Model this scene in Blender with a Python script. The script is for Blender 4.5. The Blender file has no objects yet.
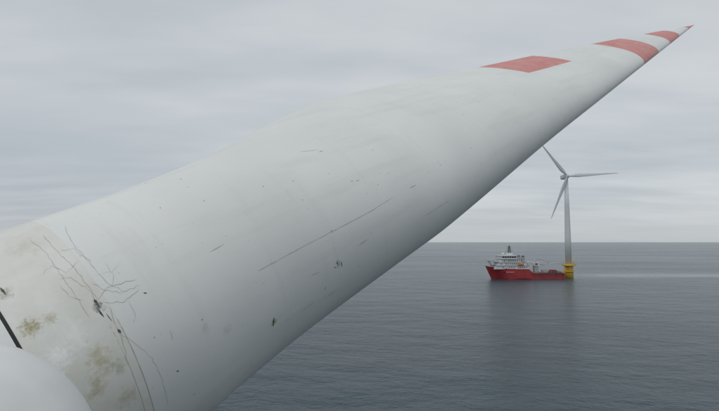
import bpy, bmesh, math, random
from mathutils import Vector, Matrix
from mathutils.bvhtree import BVHTree
random.seed(4)
sc=bpy.context.scene
sc.view_settings.view_transform='Standard'; sc.view_settings.look='None'; sc.view_settings.exposure=0
F=513.0
# ---------------- camera
cd=bpy.data.cameras.new("camera"); cam=bpy.data.objects.new("camera",cd); sc.collection.objects.link(cam)
cam.location=(0,0,35); cd.sensor_width=36; cd.lens=36*F/719.0
cd.clip_start=0.1; cd.clip_end=200000
cam.rotation_euler=(math.radians(90+4.07),0,0)
sc.camera=cam
# ---------------- helpers
def mat(name,col,rough=.5,metal=0,var=0.0,scale=1.0):
    m=bpy.data.materials.new(name); m.use_nodes=True; nt=m.node_tree; b=nt.nodes['Principled BSDF']
    b.inputs['Roughness'].default_value=rough; b.inputs['Metallic'].default_value=metal
    if var>0:
        tc=nt.nodes.new('ShaderNodeTexCoord'); n=nt.nodes.new('ShaderNodeTexNoise'); n.inputs['Scale'].default_value=scale; n.inputs['Detail'].default_value=5
        r=nt.nodes.new('ShaderNodeValToRGB'); r.color_ramp.elements[0].position=.3; r.color_ramp.elements[1].position=.7
        r.color_ramp.elements[0].color=[c*(1-var) for c in col]+[1]; r.color_ramp.elements[1].color=[min(1,c*(1+var*.5)) for c in col]+[1]
        nt.links.new(tc.outputs['Object'],n.inputs['Vector']); nt.links.new(n.outputs[0],r.inputs[0]); nt.links.new(r.outputs[0],b.inputs['Base Color'])
    else: b.inputs['Base Color'].default_value=(*col,1)
    return m
def mesh_obj(name,verts,faces,m=None,parent=None,smooth=False,recalc=True):
    me=bpy.data.meshes.new(name); me.from_pydata([tuple(v) for v in verts],[],faces); me.update()
    if recalc:
        bm=bmesh.new(); bm.from_mesh(me); bmesh.ops.recalc_face_normals(bm,faces=bm.faces[:]); bm.to_mesh(me); bm.free()
    o=bpy.data.objects.new(name,me); sc.collection.objects.link(o)
    if m: me.materials.append(m)
    if smooth: me.polygons.foreach_set('use_smooth',[True]*len(me.polygons))
    if parent: o.parent=parent
    return o
def empty(name,loc,rz=0):
    e=bpy.data.objects.new(name,None); sc.collection.objects.link(e); e.location=loc; e.rotation_euler=(0,0,rz); return e
def box(name,x0,x1,y0,y1,z0,z1,m,parent,tx=0,bev=0.0):
    v=[(x0,y0,z0),(x1,y0,z0),(x1,y1,z0),(x0,y1,z0),(x0+tx,y0,z1),(x1-tx*.3,y0,z1),(x1-tx*.3,y1,z1),(x0+tx,y1,z1)]
    f=[(0,3,2,1),(4,5,6,7),(0,1,5,4),(1,2,6,5),(2,3,7,6),(3,0,4,7)]
    o=mesh_obj(name,v,f,m,parent)
    if bev:
        b=o.modifiers.new('b','BEVEL'); b.width=bev; b.segments=2
    return o
def tube(name,p0,p1,r0,r1,m,parent,n=16,smooth=True):
    p0=Vector(p0);p1=Vector(p1);d=(p1-p0).normalized()
    a=d.orthogonal().normalized();b=d.cross(a)
    v=[];f=[]
    for p,r in((p0,r0),(p1,r1)):
        for i in range(n):
            t=2*math.pi*i/n; v.append(p+a*math.cos(t)*r+b*math.sin(t)*r)
    for i in range(n): f.append((i,(i+1)%n,n+(i+1)%n,n+i))
    f.append(tuple(range(n))[::-1]); f.append(tuple(range(n,2*n)))
    o=mesh_obj(name,v,f,m,parent)
    for p in o.data.polygons:
        if len(p.vertices)==4: p.use_smooth=smooth
    return o
def lathe(name,prof,m,parent,n=40,axis='Z',closed=False,smooth=True):
    v=[];f=[]
    for r,z in prof:
        for i in range(n):
            t=2*math.pi*i/n
            v.append((r*math.cos(t),r*math.sin(t),z) if axis=='Z' else (z,r*math.cos(t),r*math.sin(t)))
    K=len(prof)
    for j in range(K if closed else K-1):
        j2=(j+1)%K
        for i in range(n): f.append((j*n+i,j*n+(i+1)%n,j2*n+(i+1)%n,j2*n+i))
    if not closed:
        f.append(tuple(range(n))[::-1]); f.append(tuple((K-1)*n+i for i in range(n)))
    return mesh_obj(name,v,f,m,parent,smooth=smooth)
def interp(tab,x):
    if x<=tab[0][0]: return tab[0][1]
    if x>=tab[-1][0]: return tab[-1][1]
    for i in range(len(tab)-1):
        if tab[i][0]<=x<=tab[i+1][0]:
            x0,y0=tab[i];x1,y1=tab[i+1];h=x1-x0
            m0=(y1-tab[i-1][1])/(x1-tab[i-1][0]) if i>0 else (y1-y0)/h
            m1=(tab[i+2][1]-y0)/(tab[i+2][0]-x0) if i+2<len(tab) else (y1-y0)/h
            t=(x-x0)/h
            return (2*t**3-3*t*t+1)*y0+(t**3-2*t*t+t)*h*m0+(-2*t**3+3*t*t)*y1+(t**3-t*t)*h*m1
def sstep(a,b,x):
    t=max(0,min(1,(x-a)/(b-a))); return t*t*(3-2*t)
# ---------------- blade (frame: x span, y chordwise up, z toward front)
D=6.12; S0=1.435
up=[(-1,1.40),(.82,1.40),(1.46,1.42),(2.22,1.47),(3.15,1.60),(4.54,1.77),(6.1,1.75),(7.75,1.665),(10.3,1.51),(13.8,1.325),(19.1,1.02),(27.6,.497),(35.4,0.0)]
lo=[(-1,1.40),(.8,1.38),(2.33,1.29),(4.71,1.26),(6.38,1.24),(11.85,.944),(16.4,.76),(23.8,.46),(35.4,0.0)]
UP=[((s+S0)/D,u/D) for s,u in up]; LO=[((s+S0)/D,u/D) for s,u in lo]
thick=[(-2,1.365),(.8,1.365),(2.2,1.33),(4,1.2),(8,.86),(13,.54),(19,.32),(26,.17),(32,.09),(35.4,.012)]
TH=math.radians(38)
def naca(x): return 5*(.2969*math.sqrt(max(x,0))-.126*x-.3516*x*x+.2843*x**3-.1036*x**4)*2
NA=112
def section(s,qu,ql):
    b=sstep(1.0,12,s); rt=interp(thick,s); half=(qu+ql)/2; mid=(qu-ql)/2; pts=[]
    for i in range(NA):
        ph=2*math.pi*i/NA; sg=1 if math.sin(ph)>=0 else -1
        q=mid+half*math.cos(ph); x=(q+ql)/(qu+ql)      # x: 0 leading edge, 1 trailing edge
        h=rt*((1-b)*abs(math.sin(ph))+b*naca(x))*sg
        pts.append((q*math.cos(TH)+h*math.sin(TH), -q*math.sin(TH)+h*math.cos(TH), q, sg))
    return pts
stations=[-1.6,-1.2,-.9,-.6,-.3,0]+[.25*i for i in range(1,49)]+[12+.5*i for i in range(1,46)]+[34.75,35,35.2,35.32,35.4]
table=[]
qu,ql=1.4,1.4
for s in stations:
    if s<=.8: qu=ql=1.365
    else:
        for it in range(40):
            P=section(s,qu,ql)
            eu=max(u/(D-w)-interp(UP,(s+S0)/(D-w)) for u,w,q,g in P)
            el=max(-u/(D-w)-interp(LO,(s+S0)/(D-w)) for u,w,q,g in P)
            qu=max(.01,qu-eu*D*.7); ql=max(.01,ql-el*D*.7)
    table.append((s,qu,ql))
v=[];f=[];uvd=[]
for s,a_,b_ in table:
    for u,w,q,g in section(s,a_,b_):
        v.append((s,u,w)); uvd.append((s,(q+b_)/(a_+b_)))
n=NA
for j in range(len(table)-1):
    for i in range(n): f.append((j*n+i,j*n+(i+1)%n,(j+1)*n+(i+1)%n,(j+1)*n+i))
f.append(tuple((len(table)-1)*n+i for i in range(n))); f.append(tuple(range(n))[::-1])
blade=mesh_obj("wind_turbine_blade",v,f,None,None,smooth=True)
bvh=BVHTree.FromPolygons([Vector(p) for p in v],f)
at=blade.data.attributes.new("span_chord",'FLOAT_VECTOR','POINT')
for i,(s,q) in enumerate(uvd): at.data[i].vector=(s,q,0)
a=Vector((.634,.669,.387)).normalized(); c=Vector((-.462,-.074,.884)); c=(c-a*c.dot(a)).normalized(); nn=a.cross(c)
R0=Vector((-2.89,5.49,33.95))
M=Matrix((( a.x,c.x,nn.x,R0.x),(a.y,c.y,nn.y,R0.y),(a.z,c.z,nn.z,R0.z),(0,0,0,1)))
blade.matrix_world=M
Mi=M.inverted(); eye=Mi@Vector((0,0,35)); Rc=Matrix.Rotation(math.radians(94.07),3,'X')
def survey(px,py):
    """damage survey: bearing measured from the inspection point -> point + normal on the blade skin (blade frame)"""
    d=Rc@Vector(((px-359.5)/F,-(py-205.5)/F,-1)); d=(Mi.to_3x3()@d).normalized()
    loc,nor,_,dist=bvh.ray_cast(eye,d)
    if loc is None: return None
    if nor.dot(d)>0: nor=-nor
    return loc,nor,dist
# ---- blade material
bm_=bpy.data.materials.new("blade_gelcoat"); bm_.use_nodes=True; nt=bm_.node_tree; B=nt.nodes['Principled BSDF']; L=nt.links
def nd(t,**k):
    x=nt.nodes.new(t)
    for kk,vv in k.items(): setattr(x,kk,vv)
    return x
def mth(op,a0,b0=None,clamp=False):
    x=nt.nodes.new('ShaderNodeMath'); x.operation=op; x.use_clamp=clamp
    for i,vv in enumerate((a0,b0)):
        if vv is None: continue
        if isinstance(vv,(int,float)): x.inputs[i].default_value=vv
        else: L.new(vv,x.inputs[i])
    return x.outputs[0]
def rng(x,lo_,hi_): return mth('MULTIPLY',mth('GREATER_THAN',x,lo_),mth('LESS_THAN',x,hi_))
def mapping(vec,loc,scale):
    mp=nt.nodes.new('ShaderNodeMapping'); mp.inputs['Scale'].default_value=scale; mp.inputs['Location'].default_value=loc; L.new(vec,mp.inputs[0]); return mp.outputs[0]
def noise(vec,scale,detail=5,rough=.5,map_scale=None):
    if map_scale: vec=mapping(vec,(0,0,0),map_scale)
    x=nt.nodes.new('ShaderNodeTexNoise'); x.inputs['Scale'].default_value=scale; x.inputs['Detail'].default_value=detail; x.inputs['Roughness'].default_value=rough
    L.new(vec,x.inputs['Vector']); return x.outputs[0]
def mix(fac,c1,c2):
    x=nt.nodes.new('ShaderNodeMix'); x.data_type='RGBA'
    if isinstance(fac,(int,float)): x.inputs[0].default_value=fac
    else: L.new(fac,x.inputs[0])
    for i,cc in((6,c1),(7,c2)):
        if isinstance(cc,tuple): x.inputs[i].default_value=(*cc,1)
        else: L.new(cc,x.inputs[i])
    return x.outputs[2]
def maprange(x,a0,a1,b0,b1):
    m=nt.nodes.new('ShaderNodeMapRange'); L.new(x,m.inputs[0])
    for i,vv in enumerate((a0,a1,b0,b1)): m.inputs[i+1].default_value=vv
    return m.outputs[0]
an=nd('ShaderNodeAttribute'); an.attribute_name="span_chord"; sep=nd('ShaderNodeSeparateXYZ'); L.new(an.outputs['Vector'],sep.inputs[0])
S=sep.outputs[0]; Q=sep.outputs[1]
tc=nd('ShaderNodeTexCoord'); O=tc.outputs['Object']
base=mix(maprange(noise(O,.6,6),.3,.7,0,1),(.685,.695,.68),(.755,.765,.745))
streak=maprange(noise(O,1.0,6,.6,(0.25,3.0,3.0)),.52,.75,0,.45)
base=mix(streak,base,(.56,.57,.54))
run=maprange(noise(O,1.0,5,.7,(5,.5,.5)),.55,.8,0,.22); base=mix(run,base,(.48,.48,.43))
fine=maprange(noise(O,26,4,.65),.62,.8,0,.3); base=mix(fine,base,(.45,.45,.41))
base=mix(mth('MULTIPLY',mth('LESS_THAN',S,-.02),.6),base,mix(maprange(noise(O,4,6,.65),.35,.7,0,1),(.72,.715,.66),(.60,.58,.49)))
st1=mth('MULTIPLY',rng(S,13.0,16.4),mth('GREATER_THAN',Q,.54))
red=st1
for lo_,hi_ in((21.3,24.3),(27.2,30.0),(33.1,40)): red=mth('ADD',red,rng(S,lo_,hi_),True)
rcol=mix(maprange(noise(O,1.5,7,.6),.35,.7,0,1),(.57,.18,.16),(.63,.28,.25))
base=mix(mth('MULTIPLY',red,mth('SUBTRACT',1.0,maprange(noise(O,5,6,.7),.55,.75,0,.45))),base,rcol)
STAINS=[(30,327,.08,(.30,.25,.09),.8,40),(50,318,.055,(.36,.31,.14),.6,40),(101,362,.16,(.40,.36,.18),.62,14),(97,387,.12,(.38,.33,.17),.55,16),
 (120,366,.07,(.30,.27,.14),.5,20),(99,306,.05,(.06,.055,.05),.9,30),(22,246,.2,(.52,.50,.42),.45,12),(5,293,.06,(.25,.22,.14),.6,30),
 (60,356,.10,(.85,.86,.84),.9,30),(75,335,.14,(.82,.83,.8),.7,25),(45,300,.2,(.8,.8,.76),.5,16),(58,378,.12,(.85,.86,.84),.8,25),(128,397,.09,(.36,.32,.18),.5,20),
 (205,328,.05,(.5,.5,.48),.5,40),(227,330,.06,(.52,.52,.48),.5,40),(338,264,.05,(.12,.12,.12),.6,45),(274,322,.045,(.22,.18,.06),.8,50)]
for px,py,r,col,k,ns in STAINS:
    h=survey(px,py)
    if not h: continue
    p=h[0]
    el=1.6 if r>.1 and px<130 else 1.0
    vv=mapping(O,(-p.x*el,-p.y,-p.z),(el,1,1))
    ln=nt.nodes.new('ShaderNodeVectorMath'); ln.operation='LENGTH'; L.new(vv,ln.inputs[0])
    dd=mth('SUBTRACT',1.0,mth('DIVIDE',ln.outputs['Value'],r*1.5))
    m_=mth('ADD',mth('MULTIPLY',mth('MAXIMUM',dd,0.0),.8),mth('MULTIPLY',mth('SUBTRACT',noise(O,ns,6,.65),.5),1.9))
    m_=mth('MULTIPLY',maprange(m_,.2,.75,0,k),mth('MULTIPLY',mth('MAXIMUM',dd,0.0),4.0,True))
    base=mix(m_,base,col)
L.new(base,B.inputs['Base Color']); B.inputs['Roughness'].default_value=.5
bmp=nd('ShaderNodeBump'); bmp.inputs['Strength'].default_value=.2; bmp.inputs['Distance'].default_value=.02
L.new(noise(O,2.0,4),bmp.inputs['Height']); L.new(bmp.outputs[0],B.inputs['Normal'])
blade.data.materials.append(bm_)
# ---- marks on the skin
mk_dark=mat("scratch_dark",(.09,.09,.08),.8); mk_grey=mat("scratch_grey",(.42,.43,.42),.8); mk_crack=mat("crack_line",(.33,.33,.30),.8); mk_pit=mat("pit_grime",(.36,.36,.33),.8)
def ribbons(name,lines,m,jit=.6):
    v=[];f=[]
    for pts,wpx in lines:
        dense=[]
        for i in range(len(pts)-1):
            (x0,y0),(x1,y1)=pts[i],pts[i+1]; k=max(2,int(math.hypot(x1-x0,y1-y0)/3.5))
            for t in range(k): dense.append((x0+(x1-x0)*t/k+random.uniform(-jit,jit)*.5,y0+(y1-y0)*t/k+random.uniform(-jit,jit)*.5))
        dense.append(pts[-1])
        hs=[survey(*p) for p in dense]; hs=[h for h in hs if h]
        if len(hs)<2: continue
        st=len(v)
        for i,(loc,nor,dist) in enumerate(hs):
            t=(hs[min(i+1,len(hs)-1)][0]-hs[max(i-1,0)][0]).normalized(); side=t.cross(nor).normalized()
            e=1 if 0<i<len(hs)-1 else .2
            w=wpx*dist/F*.5*e*random.uniform(.5,1.3)
            v.append(loc+nor*.002+side*w); v.append(loc+nor*.002-side*w)
        for i in range(len(hs)-1): f.append((st+2*i,st+2*i+1,st+2*i+3,st+2*i+2))
    return mesh_obj(name,v,f,m,blade,recalc=False)
cr=[([(65,226),(70,240),(84,256),(95,270),(108,284),(125,292)],.36),([(42,234),(56,250),(72,266),(88,285),(96,301)],.36),([(96,301),(108,286),(122,283),(137,279)],.4),
([(92,283),(105,290),(120,293),(141,285)],.32),([(104,303),(124,302),(139,289)],.36),([(110,306),(116,325),(124,345),(127,362)],.36),([(78,262),(66,272),(52,266),(40,275)],.28),
([(99,301),(86,287),(70,277),(58,279)],.32),([(121,333),(138,345),(152,358),(162,380),(168,405)],.28),([(60,250),(74,249),(92,262)],.25),([(112,290),(113,275),(104,262)],.25),
([(84,300),(70,296),(60,285)],.25),([(96,275),(112,272),(120,262)],.22),([(30,240),(45,252),(58,270),(75,295),(90,318)],.3),([(128,300),(135,312),(134,325)],.25)]
ribbons("hairline_cracks",[(p,w_*.75) for p,w_ in cr],mk_crack,2.0)
dk=[([(94,299),(97,303),(100,308)],2.0),([(98,309),(104,317)],1.8),([(106,313),(112,321)],1.2),([(118,329),(121,333)],2.4),([(143,293),(147,293)],1.8),([(336,262),(338,264)],1.8),([(341,261),(342,267)],1.1),([(334,267),(336,268)],1.2),
([(274,317),(273,327)],2.0),([(356,181),(359,180)],.7),([(351,182),(353,181)],.5),([(319,152),(323,151)],.5),([(0,287),(6,295)],1.6),([(176,371),(179,371)],1.3),([(410,188),(416,185)],.5),([(311,276),(320,272)],.45),([(324,290),(326,286)],.5),([(331,230),(332,231)],.8),([(388,173),(389,173)],.7),([(440,165),(441,165)],.6),([(302,200),(303,200)],.6)]
ribbons("impact_marks",dk,mk_dark,.8)
gy=[([(258,271),(300,248),(345,225),(371,211),(393,197)],.5),([(210,252),(224,244)],.7),([(300,312),(314,302)],.7),([(325,298),(336,290)],.5),([(358,246),(368,239)],.7),([(425,216),(450,200)],.4),
([(300,152),(318,150)],.4),([(170,330),(173,340)],.4)]
ribbons("scratches",gy,mk_grey,.3)
v=[];f=[]
for i in range(150):
    s=random.uniform(-.5,1)**2*22 if random.random()<.5 else random.uniform(0,12)
    u=random.uniform(-1.2,1.3)
    loc,nor,_,dist=bvh.ray_cast(Vector((s,u,5)),Vector((0,0,-1)))
    if loc is None: continue
    t=nor.orthogonal().normalized(); b2=nor.cross(t); r=random.choice((.003,.004,.004,.005,.006,.009))*(1+s*.08)
    k=len(v); m_=7; e=random.uniform(.4,1)
    for j in range(m_):
        th=2*math.pi*j/m_; rr=r*random.uniform(.6,1.2); v.append(loc+nor*.002+t*math.cos(th)*rr+b2*math.sin(th)*rr*e)
    f.append(tuple(range(k,k+m_)))
mesh_obj("surface_pits",v,f,mk_pit,blade,recalc=False)
seal=mat("sealant_bead",(.46,.45,.39),.8,var=.4,scale=5); black=mat("rubber_seal",(.012,.012,.014),.6); whitec=mat("root_cover_gelcoat",(.72,.73,.72),.45,var=.05,scale=2)
def ring(name,s0,s1,r0,r1,m): return lathe(name,[(r0,s0),(r1,s0),(r1,s1),(r0,s1)],m,blade,n=128,axis='X',closed=True,smooth=False)
ring("joint_seam",-.026,-.019,1.35,1.3672,seal); ring("joint_seam_inner",-.10,-.096,1.35,1.367,seal)
ring("root_gap_seal",-.742,-.712,1.35,1.369,black)
ring("root_cover",-1.6,-.742,1.35,1.385,whitec)
# ---------------- hub
white=mat("white_gelcoat",(.72,.73,.725),.45,var=.08,scale=2.5)
H=R0-a*2.2
hub=empty("wind_turbine_hub",H)
cpt=Vector((-2.71,3.323,33.38)); p0=Vector((0,0,0)); p1=cpt-H
ax=(p1-p0).normalized(); o1=ax.orthogonal().normalized(); o2=ax.cross(o1); Ln=(p1-p0).length
prof=[(0.01,-1.6),(.8,-1.5),(1.2,-1.1),(1.4,-.5),(1.38,0)]
for i in range(1,6): t=i/6; prof.append((1.38+(1.01-1.38)*t,Ln*t))
for i in range(0,17): t=math.pi/2*i/16; prof.append((max(.002,.995*math.cos(t)),Ln+.995*math.sin(t)))
v=[];f=[];n=64
for r,z in prof:
    for i in range(n):
        t=2*math.pi*i/n; v.append(p0+ax*z+o1*(r*math.cos(t))+o2*(r*math.sin(t)))
for j in range(len(prof)-1):
    for i in range(n): f.append((j*n+i,j*n+(i+1)%n,(j+1)*n+(i+1)%n,(j+1)*n+i))
mesh_obj("spinner",v,f,white,hub,smooth=True)
nd_=Vector((-nn.x,-nn.y,0)).normalized(); rz=math.atan2(nd_.y,nd_.x)
nac=box("nacelle",1.0,9.5,-1.7,1.7,-1.7,1.5,white,hub,bev=.5); nac.rotation_euler=(0,0,rz)
tp=nd_*4.2
tube("tower",(tp.x,tp.y,-1.7),(tp.x,tp.y,-H.z-2),1.2,1.9,white,hub,48)
# ---------------- distant turbine
tw=mat("turbine_paint",(.66,.68,.69),.5,var=.05,scale=.1); yel=mat("yellow_transition_paint",(.66,.42,.05),.6,var=.25,scale=.4)
dark=mat("dark_steel",(.06,.065,.07),.6); grey=mat("grey_steel",(.35,.36,.37),.6)
ft=empty("wind_turbine",(205.5,507,0))
lathe("transition_piece",[(4.2,-3),(4.2,12.0),(3.2,13.0)],yel,ft)
lathe("work_platform",[(6.6,11.8),(6.8,11.9),(6.8,12.5),(6.6,12.6)],yel,ft)
lathe("lower_platform",[(5.2,6.0),(5.3,6.0),(5.3,6.3),(5.2,6.3)],yel,ft)
for i in range(20):
    t=2*math.pi*i/20; x,y=6.6*math.cos(t),6.6*math.sin(t); tube("railing_post",(x,y,12.6),(x,y,14.0),.07,.07,yel,ft,6)
for z in(13.3,14.0): lathe("railing",[(6.55,z-.06),(6.67,z-.06),(6.67,z+.06),(6.55,z+.06)],yel,ft,closed=True)
for sx in(-1.2,1.2): tube("boat_landing",(sx-4,-3.6,-2),(sx-4,-3.6,11.9),.28,.28,yel,ft,8)
tube("ladder",(-4,-3.9,-2),(-4,-3.9,11.9),.15,.15,yel,ft,8)
box("davit_crane",3.6,4.2,-3,-2.4,12.6,16.5,yel,ft)
tube("davit_arm",(3.9,-2.7,16.3),(7.6,-4,17.2),.2,.15,yel,ft,8)
box("tower_door",-.6,.6,-3.05,-2.9,13.1,15.4,grey,ft)
lathe("tower",[(3.0,12.9),(2.85,40),(2.3,70),(1.75,98)],tw,ft)
box("nacelle",-2.2,2.2,-2,10,98,102.3,tw,ft,bev=.8)
hb=lathe("hub",[(.3,4.6),(1.4,4.2),(2.0,3.2),(2.1,2.1)],tw,ft)
hb.rotation_euler=(math.radians(90),0,0); hb.location=(0,0,100)
def farblade(ang,Lb,i):
    d=Vector((math.cos(ang),0,math.sin(ang))); p=Vector((-math.sin(ang),0,math.cos(ang))); k=Vector((0,-1,0))
    v=[];f=[];n=12; st=[0,.03,.08,.15,.22,.35,.5,.65,.8,.92,.98,1]
    ch=[1.9,1.9,2.5,3.7,4.0,3.4,2.7,2.1,1.6,1.1,.7,.1]; tk=[1.9,1.9,1.7,1.2,.95,.7,.5,.36,.25,.18,.1,.05]
    for s,cw,t in zip(st,ch,tk):
        for j in range(n):
            q=2*math.pi*j/n; v.append(Vector((0,-3.4,100))+d*(s*Lb+.8)+p*(cw*.5*math.cos(q)*.95+(cw-1.9)*.15)+k*(t*.5*math.sin(q)+1.2*s*s)-k*(cw*.1*math.cos(q)))
    for a_ in range(len(st)-1):
        for j in range(n): f.append((a_*n+j,a_*n+(j+1)%n,(a_+1)*n+(j+1)%n,(a_+1)*n+j))
    mesh_obj("blade_%d"%i,v,f,tw,ft,smooth=True)
farblade(math.radians(3.5),49,1); farblade(math.radians(129),40,2); farblade(math.radians(247.5),45,3)
# ---------------- service vessel (local x: bow negative, stern positive)
SX=157.6
ship=empty("offshore_service_vessel",(SX,497,0),math.radians(5))
redp=mat("hull_red",(.36,.035,.04),.5,var=.3,scale=.25); shipw=mat("ship_white",(.66,.67,.68),.5,var=.15,scale=.3); glass=mat("window_glass",(.02,.025,.03),.15)
deckg=mat("deck_green",(.10,.14,.11),.8); orange=mat("lifeboat_orange",(.6,.17,.03),.5)
def hull(name,levels,m,xs):
    v=[];f=[]
    for x,(dk_,hb_) in xs:
        row=[]
        for k in levels:
            zz=-3+(dk_+3)*k
            t=max(0,min(1,(x+37.5)/22))
            w=hb_*(1-(1-k)*(1-t)*.95) if x<-15 else hb_*(1 if k>.15 else .9)
            xx=x+(1-k)*(7 if x<-30 else 7*max(0,(-15-x)/15))
            row.append((xx,w,zz))
        for p in row: v.append((p[0],-p[1],p[2]))
        for p in row[::-1]: v.append(p)
    K=2*len(levels)
    for j in range(len(xs)-1):
        for i in range(K-1): f.append((j*K+i,j*K+i+1,(j+1)*K+i+1,(j+1)*K+i))
        f.append((j*K+K-1,j*K,(j+1)*K,(j+1)*K+K-1))
    f.append(tuple(range(K))); f.append(tuple((len(xs)-1)*K+i for i in range(K)))
    return mesh_obj(name,v,f,m,ship)
xs=[(-37.5,(12.4,.15)),(-35.5,(12.0,2.2)),(-32,(11.3,4.8)),(-26,(10.4,7.6)),(-18,(9.8,8.8)),(-8,(9.5,9)),(2,(9.4,9)),(6,(5.8,9)),(20,(5.4,9)),(33,(5.4,9)),(37.5,(5.5,8.4))]
hull("hull",[0,.15,.3,.5,.75,1],redp,xs)
box("deck_blend",2.0,2.4,-8.9,8.9,5,9.3,redp,ship)
tiers=[(-31,3,-8.2,8.2,9.4,12.6,2.0),(-28,0,-7.8,7.8,12.6,15.6,1.5),(-25,-5,-7.2,7.2,15.6,18.6,1.2)]
for i,(x0,x1,y0,y1,z0,z1,tx) in enumerate(tiers):
    box("deckhouse_%d"%i,x0,x1,y0,y1,z0,z1,shipw,ship,tx=tx)
    box("deck_edge_%d"%i,x0+tx-.8,x1+.4,y0-.5,y1+.5,z1,z1+.22,grey,ship)
    k=0; x=x0+3.5
    while x<x1-1.5:
        if random.random()<.8: box("window_%d_%d"%(i,k),x,x+.8,y0-.06,y0+.05,z0+1.2,z0+2.1,glass,ship)
        x+=2.1; k+=1
    xx=x0+tx
    while xx<x1:
        tube("rail_%d"%i,(xx,y0-.45,z1+.2),(xx,y0-.45,z1+1.2),.04,.04,shipw,ship,5); xx+=2
    tube("rail_top_%d"%i,(x0+tx,y0-.45,z1+1.2),(x1,y0-.45,z1+1.2),.05,.05,shipw,ship,5)
box("bridge_lower",-24,-9.5,-8.6,8.6,18.82,20.0,shipw,ship)
box("bridge_windows",-23.8,-9.8,-8.4,8.4,20.0,21.6,glass,ship)
for i in range(7): box("bridge_mullion",-23.9+i*2.28,-23.6+i*2.28,-8.48,8.48,20.0,21.6,shipw,ship)
box("bridge_roof",-24.6,-9.2,-8.8,8.8,21.6,22.4,shipw,ship)
box("mast_house",-16,-11,-2.2,2.2,22.4,24.6,shipw,ship)
for dx,dy in((-1,-1),(1,-1),(1,1),(-1,1)): tube("mast_leg",(-13.5+dx,dy,24.6),(-13.5+dx*.3,dy*.3,31.5),.24,.16,dark,ship,6)
for z in(26.4,28.4,30.2): box("mast_yard",-13.5-2.6+(z-27)*.3,-13.5+2.6-(z-27)*.3,-1.8,1.8,z,z+.3,dark,ship)
tube("antenna",(-13.5,0,31.4),(-13.5,0,33.5),.08,.05,dark,ship,6)
def ball(name,x,y,z,r,m): lathe(name,[(max(.01,r*math.sin(math.pi*i/10)),-r*math.cos(math.pi*i/10)) for i in range(11)],m,ship,n=16).location=(x,y,z)
ball("radome",-21,-3,23.8,1.3,shipw); ball("radome",-10.5,3,23.4,1.0,shipw)
box("funnel",-4,-.8,-6.5,-3.8,15.82,21.0,grey,ship,tx=.6); box("funnel",-4,-.8,3.8,6.5,15.82,21.0,grey,ship,tx=.6)
box("funnel_cap",-3.2,-1.1,-6.3,-4.0,21.0,21.9,dark,ship); box("funnel_cap",-3.2,-1.1,4.0,6.3,21.0,21.9,dark,ship)
lathe("helideck",[(6.0,-.25),(6.2,0),(6.0,.25)],grey,ship,n=8).location=(-31,0,17.4)
for dx,dy in((-34,-3),(-34,3),(-32.5,-5),(-32.5,5)): tube("helideck_strut",(dx+3,dy*.6,11.2),(dx,dy,17.2),.22,.22,shipw,ship,6)
box("lifeboat",-9,-3,-9.9,-8.0,12.9,14.6,orange,ship,tx=1.0,bev=.5)
box("lifeboat_davit",-6,-5.5,-9.8,-7.8,14.6,16.4,shipw,ship)
for i,x in enumerate((-20,-18.4,-16.8,-15.2,-13.6)): box("name_letter_%d"%i,x,x+.7,-9.05,-8.9,6.3,7.1,shipw,ship)
box("deck",5.9,37,-8.3,8.3,5.75,5.86,deckg,ship)
for i in range(12): box("fender",6+i*2.6,6.5+i*2.6,-9.3,-8.95,2.2,4.9,dark,ship)
box("rubbing_strake",5,37.3,-9.2,-8.9,4.7,5.1,dark,ship)
box("gangway_pedestal",10.5,14.5,-2,2,5.86,12.0,grey,ship); box("gangway_cabin",9.8,15,-2.4,2.4,12.2,15.2,shipw,ship); box("gangway_window",11,13.5,-2.5,-2.35,13.2,14.5,glass,ship)
A=Vector((14,0,14.4))
tip_w=Vector((199.8,503.5,13.6)); tl=Matrix.Rotation(-math.radians(5),3,'Z')@(tip_w-Vector((SX,497,0)))
for oz in(0,1.5):
    for oy in(-.8,.8): tube("gangway_chord",A+Vector((0,oy,oz)),tl+Vector((0,oy,oz*.6)),.28,.24,shipw,ship,6)
N=14
for i in range(N):
    for oy in(-.8,.8):
        q0=A.lerp(tl,i/N); q1=A.lerp(tl,(i+1)/N)
        tube("gangway_lattice",q0+Vector((0,oy,0)),q1+Vector((0,oy,1.4*(1-.4*i/N))),.14,.14,shipw,ship,5)
tube("gangway_stay",(12.4,0,15.2),(11.2,0,19.2),.3,.2,shipw,ship,6); tube("gangway_cable",(11.2,0,19.1),A.lerp(tl,.55)+Vector((0,0,1)),.09,.09,dark,ship,5)
tube("crane_pedestal",(6.8,5,5.8),(6.8,5,14),.9,.8,shipw,ship,12); box("crane_house",5.4,8.2,3.6,6.4,14,16.2,shipw,ship)
tube("crane_boom",(7.5,5,16),(24,5.5,12.5),.5,.3,shipw,ship,8)
cols=[grey,redp,grey,dark,redp,orange,grey]
for i,(x,y,l,hh) in enumerate([(17,-6,4.5,2.0),(22.5,-6,3,1.5),(19,2,6,2.6),(26.5,-5,4.5,2.0),(27,2,6,2.4),(33,-6,2.5,1.2),(34,0,2,1.8)]):
    box("cargo_container_%d"%i,x,x+l,y-1.2,y+1.2,5.87,5.87+hh,cols[i],ship,bev=.06)
for x in range(6,37,2): tube("deck_rail_post",(x,-8.7,5.7),(x,-8.7,6.9),.07,.07,shipw,ship,5)
tube("deck_rail",(5,-8.7,6.9),(37,-8.7,6.9),.09,.09,redp,ship,5)
# ---------------- sea
sm=bpy.data.materials.new("sea_water"); sm.use_nodes=True; nt=sm.node_tree; L=nt.links; B=nt.nodes['Principled BSDF']
tc=nd('ShaderNodeTexCoord'); O=tc.outputs['Object']; sp=nd('ShaderNodeSeparateXYZ'); L.new(O,sp.inputs[0])
B.inputs['IOR'].default_value=1.33
patch=noise(O,.004,4,.55,(.6,1.6,1))
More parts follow.
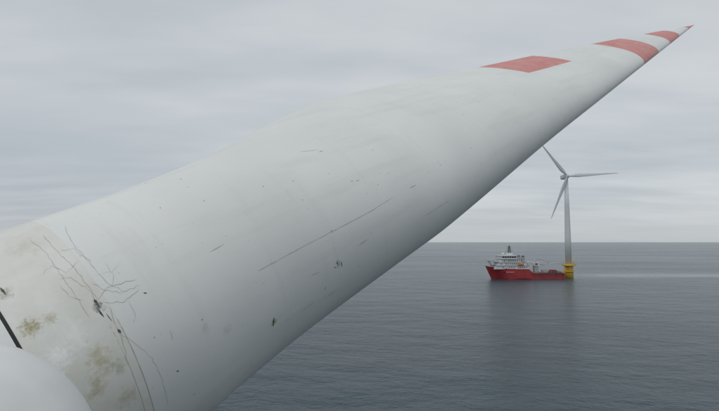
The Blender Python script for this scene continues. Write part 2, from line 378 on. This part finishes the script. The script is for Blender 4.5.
# long trail of disturbed, aerated water past the turbine
yy=mth('ADD',sp.outputs[1],mth('MULTIPLY',mth('SUBTRACT',noise(O,.008,4,.6),.5),60))
sl=mth('MULTIPLY',mth('MULTIPLY',maprange(yy,500,535,0,1),maprange(yy,555,600,1,0)),maprange(sp.outputs[0],190,260,0,1))
foam=mth('MULTIPLY',sl,maprange(noise(O,.06,6,.7,(.4,1.5,1)),.35,.7,.1,.75))
L.new(mix(foam,mix(maprange(patch,.35,.65,0,1),(.019,.046,.064),(.028,.058,.077)),(.25,.28,.30)),B.inputs['Base Color'])
L.new(maprange(patch,.3,.7,.18,.26),B.inputs['Roughness'])
amp=mth('MULTIPLY',mth('SUBTRACT',1.0,mth('MULTIPLY',sl,.7)),maprange(patch,.3,.7,.8,1.15))
rot=nd('ShaderNodeMapping'); rot.inputs['Rotation'].default_value=(0,0,math.radians(14)); L.new(O,rot.inputs[0]); OR=rot.outputs[0]
h=mth('ADD',mth('MULTIPLY',noise(OR,.045,2,.5,(1,1.5,1)),2.6),mth('MULTIPLY',noise(OR,.28,5,.62,(1,1.25,1)),1.25))
h=mth('ADD',h,mth('MULTIPLY',noise(O,1.1,4,.65),.42))
h=mth('MULTIPLY',h,amp)
bmp=nd('ShaderNodeBump'); bmp.inputs['Strength'].default_value=1; bmp.inputs['Distance'].default_value=1
L.new(h,bmp.inputs['Height']); L.new(bmp.outputs[0],B.inputs['Normal'])
R=90000
mesh_obj("sea",[(-R,-R,0),(R,-R,0),(R,R,0),(-R,R,0)],[(0,1,2,3)],sm)
# ---------------- world
SE,SA=62,-150
w=bpy.data.worlds.new("World"); sc.world=w; w.use_nodes=True; nt=w.node_tree; L=nt.links
bg=nt.nodes['Background']
sky=nd('ShaderNodeTexSky'); sky.sky_type='NISHITA'; sky.sun_disc=False; sky.sun_elevation=math.radians(SE); sky.sun_rotation=math.radians(SA)
tc=nd('ShaderNodeTexCoord'); G=tc.outputs['Generated']; sp=nd('ShaderNodeSeparateXYZ'); L.new(G,sp.inputs[0])
z=mth('MAXIMUM',sp.outputs[2],0.0); den=mth('ADD',z,.09)
cb=nd('ShaderNodeCombineXYZ'); L.new(mth('DIVIDE',sp.outputs[0],den),cb.inputs[0]); L.new(mth('DIVIDE',sp.outputs[1],den),cb.inputs[1])
wv=cb.outputs[0]
n1=noise(wv,.45,4,.5,(.7,1.1,1)); n2=noise(wv,1.4,6,.52,(.55,1.35,1))
cl=mth('ADD',mth('MULTIPLY',n1,.68),mth('MULTIPLY',n2,.32))
cloud=mix(maprange(cl,.37,.63,0,1),(4.75,5.2,5.6),(6.75,7.0,7.15))
lowl=mth('MULTIPLY',mth('MULTIPLY',maprange(sp.outputs[0],-.1,-.55,0,1),maprange(z,.28,.08,0,1)),maprange(n2,.35,.6,.4,1))
cloud=mix(mth('MULTIPLY',lowl,.75),cloud,(3.7,4.15,4.75))
cloud=mix(maprange(z,0,.08,.85,0),cloud,(5.0,5.3,5.55))
tot=mix(.94,sky.outputs[0],cloud)
L.new(tot,bg.inputs[0]); bg.inputs[1].default_value=.1
sd=bpy.data.lights.new("sun",'SUN'); sd.energy=.75; sd.angle=math.radians(30); sd.color=(1,.98,.95)
so=bpy.data.objects.new("sun",sd); sc.collection.objects.link(so)
el=math.radians(SE); az=math.radians(SA)
dv=Vector((math.sin(az)*math.cos(el),math.cos(az)*math.cos(el),math.sin(el)))
so.rotation_euler=(-dv).to_track_quat('-Z','Y').to_euler()
